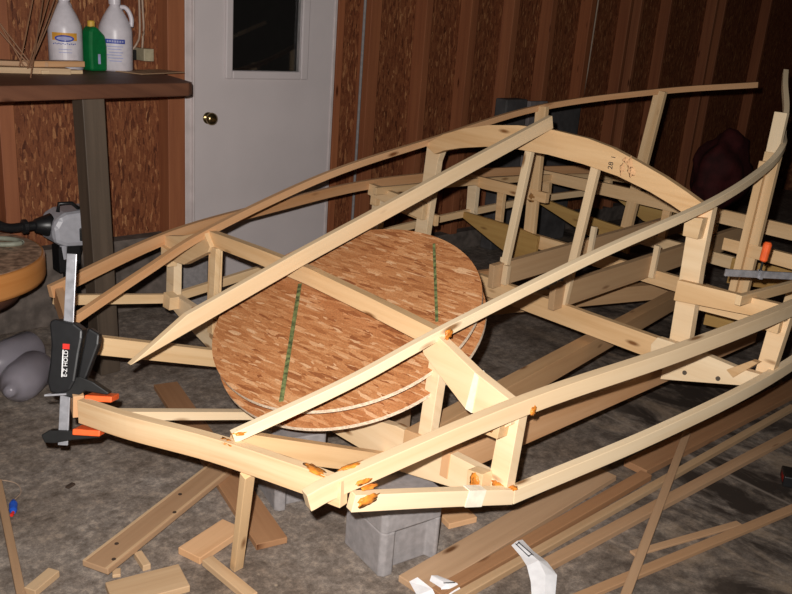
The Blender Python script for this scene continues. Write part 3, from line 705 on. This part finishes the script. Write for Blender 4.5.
mo = empty('outboard_motor', (1.475, 3.46, 0), 'grey outboard motor with a black tiller behind the bench post', 'outboard motor')
b = MB()
b.prism([(-.075, .585), (-.10, .545), (-.095, .475), (-.05, .455), (.02, .45), (.10, .45), (.115, .50), (.115, .585), (.07, .605), (-.04, .60)], lambda x, z: Vector((x, -.075, z)), lambda x, z: Vector((x, .085, z)))
b.build('cowl', 'motor', mo, bevel=.022)
b = MB(); b.box((.045, -.078, .505), (.075, .012, .055)); b.build('recess', 'blackm', mo, bevel=.004)
b = MB(); b.lathe([(.001, -.012), (.018, -.012), (.018, .012), (.001, .012)], 16, (.04, -.083, .505)); b.build('starter', 'steel', mo)
b = MB(); b.tube(smooth_path([(-.08, 0, .54), (-.13, -.0, .545), (-.19, 0, .545), (-.26, -.01, .55), (-.32, -.02, .585), (-.35, -.02, .62)], 5), .019, 12); ti = b.build('tiller', 'black', mo, True)
b = MB(); b.tube([(-.08, 0, .54), (-.10, 0, .54), (-.145, 0, .545), (-.15, 0, .545)], [.05, .045, .028, .02], 16); b.build('boot', 'black', ti, True)
b = MB(); b.tube([(-.175, 0, .545), (-.18, 0, .545), (-.195, 0, .545), (-.20, 0, .545)], [.02, .03, .03, .02], 16); b.build('collar', 'black', ti)
b = MB(); b.tube([(-.06, -.03, .60), (-.055, -.03, .635), (.0, -.03, .632), (.03, -.03, .605)], .008, 8); b.build('carry_handle', 'black', mo, True)
b = MB(); b.box((.06, -.02, .615), (.04, .03, .03)); b.build('fuel_cap', 'black', mo, bevel=.008)
b = MB(); b.tube([(.0, 0, .46), (.0, 0, .40), (.0, 0, .10)], [.055, .04, .028], 16); b.box((-.03, -.02, .40), (.09, .07, .11)); b.build('midsection', 'black', mo)
b = MB(); b.tube([(-.05, -.045, .46), (-.05, -.045, .40)], [.016, .012], 10); b.build('clamp_screw', 'motor', mo)
b = MB(); b.tube([(-.09, 0, .085), (-.06, 0, .085), (.05, 0, .085), (.08, 0, .085)], [.008, .03, .03, .01], 14); b.box((0, 0, .04), (.09, .012, .08)); b.build('gearcase', 'black', mo)
b = MB()
for a in (0, 2.094, 4.189):
    b.box((.075, .04*math.cos(a), .085+.04*math.sin(a)), (.01, .035, .05), Matrix.Rotation(a, 3, 'X'))
b.build('propeller', 'black', mo)
b = MB(); b.box((0, 0, .2), (.20, .19, .40)); o = b.build('concrete_block', 'block', None, bevel=.006); o.location = (2.08, 3.52, 0); o.scale = (.72, .6, .73); setp(o, 'grey concrete block standing in front of the left door jamb', 'concrete block')

# ------------------------------------------------------------------ workbench
wb = empty('workbench', (1.2, 3.3, 0), 'dark brown wooden workbench against the wall at the upper left', 'workbench')
top = [(-1.0, -.52), (.53, -.245), (.62, -.225), (.655, -.19), (.70, .02), (.76, .36), (-1.0, .36)]
b = MB(); b.prism(top, lambda x, y: Vector((x, y, 1.108)), lambda x, y: Vector((x, y, 1.16))); b.build('worktop', 'darkwood', wb, bevel=.006)
b = MB(); b.sweep([(.245, -.20, 0), (.212, -.20, 1.108)], .085, .09, (0, 1, 0)); o = b.build('leg', 'greywood', wb, bevel=.003); o['label'] = 'weathered grey square post'
b = MB(); b.sweep([(-.75, -.30, 0), (-.75, -.30, 1.108)], .085, .09, (0, 1, 0)); b.build('leg', 'greywood', wb, bevel=.003)

BZ = 1.1605
def jug(loc, rz, label):
    r = empty('jug', loc, label, 'jug', (0, 0, rz), 'white plastic jugs on the bench')
    b = MB(); b.lathe([(.001, .0), (.062, .0), (.070, .008), (.070, .165), (.066, .185), (.05, .22), (.032, .25), (.021, .265), (.020, .275), (.001, .275)], 32, (0, 0, 0), 1, .95)
    b.build('body', 'jug', r, True)
    b = MB(); b.lathe([(.001, .272), (.024, .272), (.025, .295), (.022, .30), (.001, .30)], 24); b.build('cap', 'jug', r)
    b = MB(); b.tube(smooth_path([(.022, 0, .262), (.042, 0, .262), (.058, 0, .245), (.068, 0, .215), (.066, 0, .185)], 6), .0095, 12); b.build('handle', 'jug', r, True)
    return r
def wrap(r, a0, a1, z0, z1, mat, name, parent, rr=.0712, n=14):
    v = []; 
    for k in range(n+1):
        a = a0+(a1-a0)*k/n
        for z, q in ((z0, rr), (z1, rr), (z1, rr-.0008), (z0, rr-.0008)): v.append((q*math.cos(a), q*.95*math.sin(a), z))
    f = [(i*4+k, i*4+(k+1) % 4, i*4+4+(k+1) % 4, i*4+4+k) for i in range(n) for k in range(4)]+[(0, 1, 2, 3), (n*4, n*4+3, n*4+2, n*4+1)]
    return mk(name, v, f, mat, parent)
VA = math.atan2(-3.5, -1.65)   # towards the viewer
j1 = jug((1.537, 3.565, BZ), .75, 'white jug with an orange and blue label, left of the green bottle')
c = VA-.75
lb = wrap(j1, c-.75, c+.75, .045, .15, 'jug', 'label_panel', j1)
wrap(j1, c-.75, c+.75, .120, .15, 'orangelab', 'label_band', lb, .0718)
def oval(parent, c, z0, rx, rz_, mat, rr, name):
    v = []; N = 28
    for k in range(N):
        a = c+rx/.07*math.cos(2*math.pi*k/N); z = z0+rz_*math.sin(2*math.pi*k/N); v.append((rr*math.cos(a), rr*.95*math.sin(a), z))
    v2 = [(x*.985, y*.985, z) for x, y, z in v]
    return mk(name, v+v2, [tuple(range(N)), tuple(range(2*N-1, N-1, -1))]+[(k, (k+1) % N, N+(k+1) % N, N+k) for k in range(N)], mat, parent)
oval(lb, c, .128, .038, .013, 'blueink', .0745, 'logo_oval'); oval(lb, c, .128, .030, .008, 'paleblue', .0752, 'logo_oval')
for k in range(12):
    a0 = c-.7+k*.1167; v = wrap(j1, a0, a0+.07, .104+.002*(k % 2), .108+.002*(k % 2), 'blueink', 'wave_line', lb, .0716, 3)
for z in (.072, .084): wrap(j1, c-.35, c+.4, z, z+.003, 'paleblue', 'text_line', lb, .0716)
j2 = jug((1.760, 3.575, BZ), -.35, 'white jug with a blue banded label, right of the green bottle')
c = VA+.35
wrap(j2, c-.62, c+.55, .115, .133, 'blueink', 'label_band', j2)
for k, z in enumerate((.101, .090, .077, .066, .054, .042)): wrap(j2, c-.55+.08*(k % 3), c+.42-.1*(k % 2), z, z+.004, 'paleblue', 'text_line', j2)
for k in range(7): wrap(j2, c-.52+k*.145, c-.42+k*.145, .120, .128, 'paleblue', 'letter_mark', j2, .0718, 3)
gb = empty('oil_bottle', (1.653, 3.55, BZ), 'green plastic oil bottle with a yellow cap between the white jugs', 'bottle', (0, 0, .2))
b = MB()
b.prism([(-.040, 0), (.042, 0), (.044, .10), (.036, .145), (-.005, .180), (-.026, .180), (-.038, .16), (-.042, .10)], lambda x, z: Vector((x, -.03, z)), lambda x, z: Vector((x, .03, z)))
b.build('body', 'greenb', gb, bevel=.012)
b = MB(); b.lathe([(.001, .178), (.015, .178), (.0155, .198), (.013, .202), (.001, .202)], 20, (-.012, 0, 0)); b.build('cap', 'yellowcap', gb)
b = MB(); b.box((.0, -.0308, .05), (.012, .001, .04)); b.build('label_strip', 'paleblue', gb)
# scrap boards on the bench
def bench_board(c, L, wd, h, rz, mat, label, z=0, group='scraps on the bench'):
    b = MB(); b.box((0, 0, h/2), (L, wd, h)); o = b.build('scrap_board', mat, None, bevel=.0015); o.location = (c[0], c[1], BZ+z); o.rotation_euler = (0, 0, rz); return setp(o, label, 'board', group)
bench_board((1.30, 3.42), .34, .09, .022, -.12, 'floorpale', 'pale scrap board at the left end of the bench top, under the sticks', 0)
bench_board((1.435, 3.40), .18, .05, .014, .18, 'pale', 'bright short strip lying at the front of the bench scraps', 0)
bench_board((1.44, 3.455), .24, .06, .022, .20, 'pink', 'reddish scrap board stacked at the foot of the left white jug', .0225)
bench_board((1.26, 3.48), .30, .08, .018, -.2, 'floorwood', 'tan scrap board on top of the bench scraps at the left edge', .0225)
bench_board((1.895, 3.52), .30, .14, .004, .42, 'floorwood', 'thin square-cornered sheet at the right end of the bench top')
# thin sticks leaning on the wall behind
S_ = [((1.313, 3.34, 1.187), (1.10, 3.60, 1.62)), ((1.30, 3.33, 1.187), (1.07, 3.62, 1.60)), ((1.275, 3.30, 1.187), (1.56, 3.62, 1.62)), ((1.245, 3.20, 1.163), (1.53, 3.64, 1.66)),
      ((1.29, 3.32, 1.187), (1.60, 3.60, 1.60)), ((1.305, 3.36, 1.187), (1.62, 3.64, 1.66)), ((1.285, 3.36, 1.187), (1.15, 3.64, 1.66)), ((1.26, 3.34, 1.187), (1.50, 3.62, 1.70))]
SL = ['thin stick leaning left, tallest of the left-leaning three', 'thin stick leaning farthest left over the bench', 'thin stick leaning right in the middle of the bundle on the bench', 'thin stick whose foot reaches nearest the front edge of the bench',
      'thin stick leaning right, lowest slope of the bundle', 'thin stick leaning right, closest to the left white jug', 'thin stick leaning left, steepest of the left-leaning three', 'thin stick leaning right, steepest of the right-leaning five']
for (a, b_), l in zip(S_, SL):
    b = MB(); A_ = Vector(a); B_ = Vector(b_); mid = (A_+B_)/2 + Vector((0, 0, -.012))
    b.tube(smooth_path([A_, mid, B_], 5), .0028, 6); setp(b.build('thin_stick', 'stick', None), l, 'stick', 'thin sticks leaning on the bench')
ob = empty('outlet_box', (1.965, YW-.0, 1.20), 'cream and black electrical boxes with cables on the wall above the bench', 'electrical box')
b = MB(); b.box((.012, -.05, .022), (.05, .10, .055)); b.build('box', 'cream', ob, bevel=.003)
b = MB(); b.box((-.045, -.03, .018), (.035, .06, .045)); q = b.build('plug', 'black', ob, bevel=.003)
b = MB(); b.tube(smooth_path([(.0, -.06, .045), (.005, -.06, .10), (.02, -.04, .14), (.02, -.03, .3), (.02, -.03, .7)], 5), .005, 8); b.build('cable', 'cable', ob, True)
b = MB(); b.tube(smooth_path([(-.04, -.04, .038), (-.02, -.05, .07), (.0, -.04, .12), (.005, -.03, .3), (.005, -.03, .7)], 5), .005, 8); b.build('cable', 'cable', ob, True)

# ------------------------------------------------------------------ far background
b = MB(); b.box((0, 0, .51), (.22, .10, 1.02)); o = b.build('storage_bin', 'greybin', None, bevel=.01); o.location = (4.56, 3.62, 0); setp(o, 'dark grey tall bin against the far wall, left of the pale panel', 'bin')
b = MB(); b.box((0, 0, .505), (.19, .03, 1.01)); o = b.build('leaning_panel', 'greypanel', None, bevel=.004); o.location = (4.75, 3.55, 0); setp(o, 'pale grey panel standing against the dark bins by the far wall', 'panel')
b = MB(); b.box((0, 0, .49), (.36, .12, .98)); o = b.build('storage_bin', 'greybin', None, bevel=.01); o.location = (5.08, 3.60, 0); setp(o, 'dark grey tall bin against the far wall, right of the pale panel', 'bin')
bm = bmesh.new(); bmesh.ops.create_icosphere(bm, subdivisions=4, radius=1)
for v in bm.verts:
    n_ = noise.noise(v.co*1.7)*.25 + noise.noise(v.co*5)*.08
    v.co = Vector((v.co.x*.30*(1+n_), v.co.y*.22*(1+n_), .36+v.co.z*.40*(1+n_)))
    v.co.z = max(0, v.co.z)
me = D.meshes.new('cloth_heap'); bm.to_mesh(me); bm.free(); me.materials.append(M['redcloth']); me.uv_layers.new()
for p in me.polygons: p.use_smooth = True
o = D.objects.new('cloth_heap', me); COL.objects.link(o); o.location = (7.32, 3.38, 0); setp(o, 'dark red cloth-covered heap against the far wall at the right', 'heap')
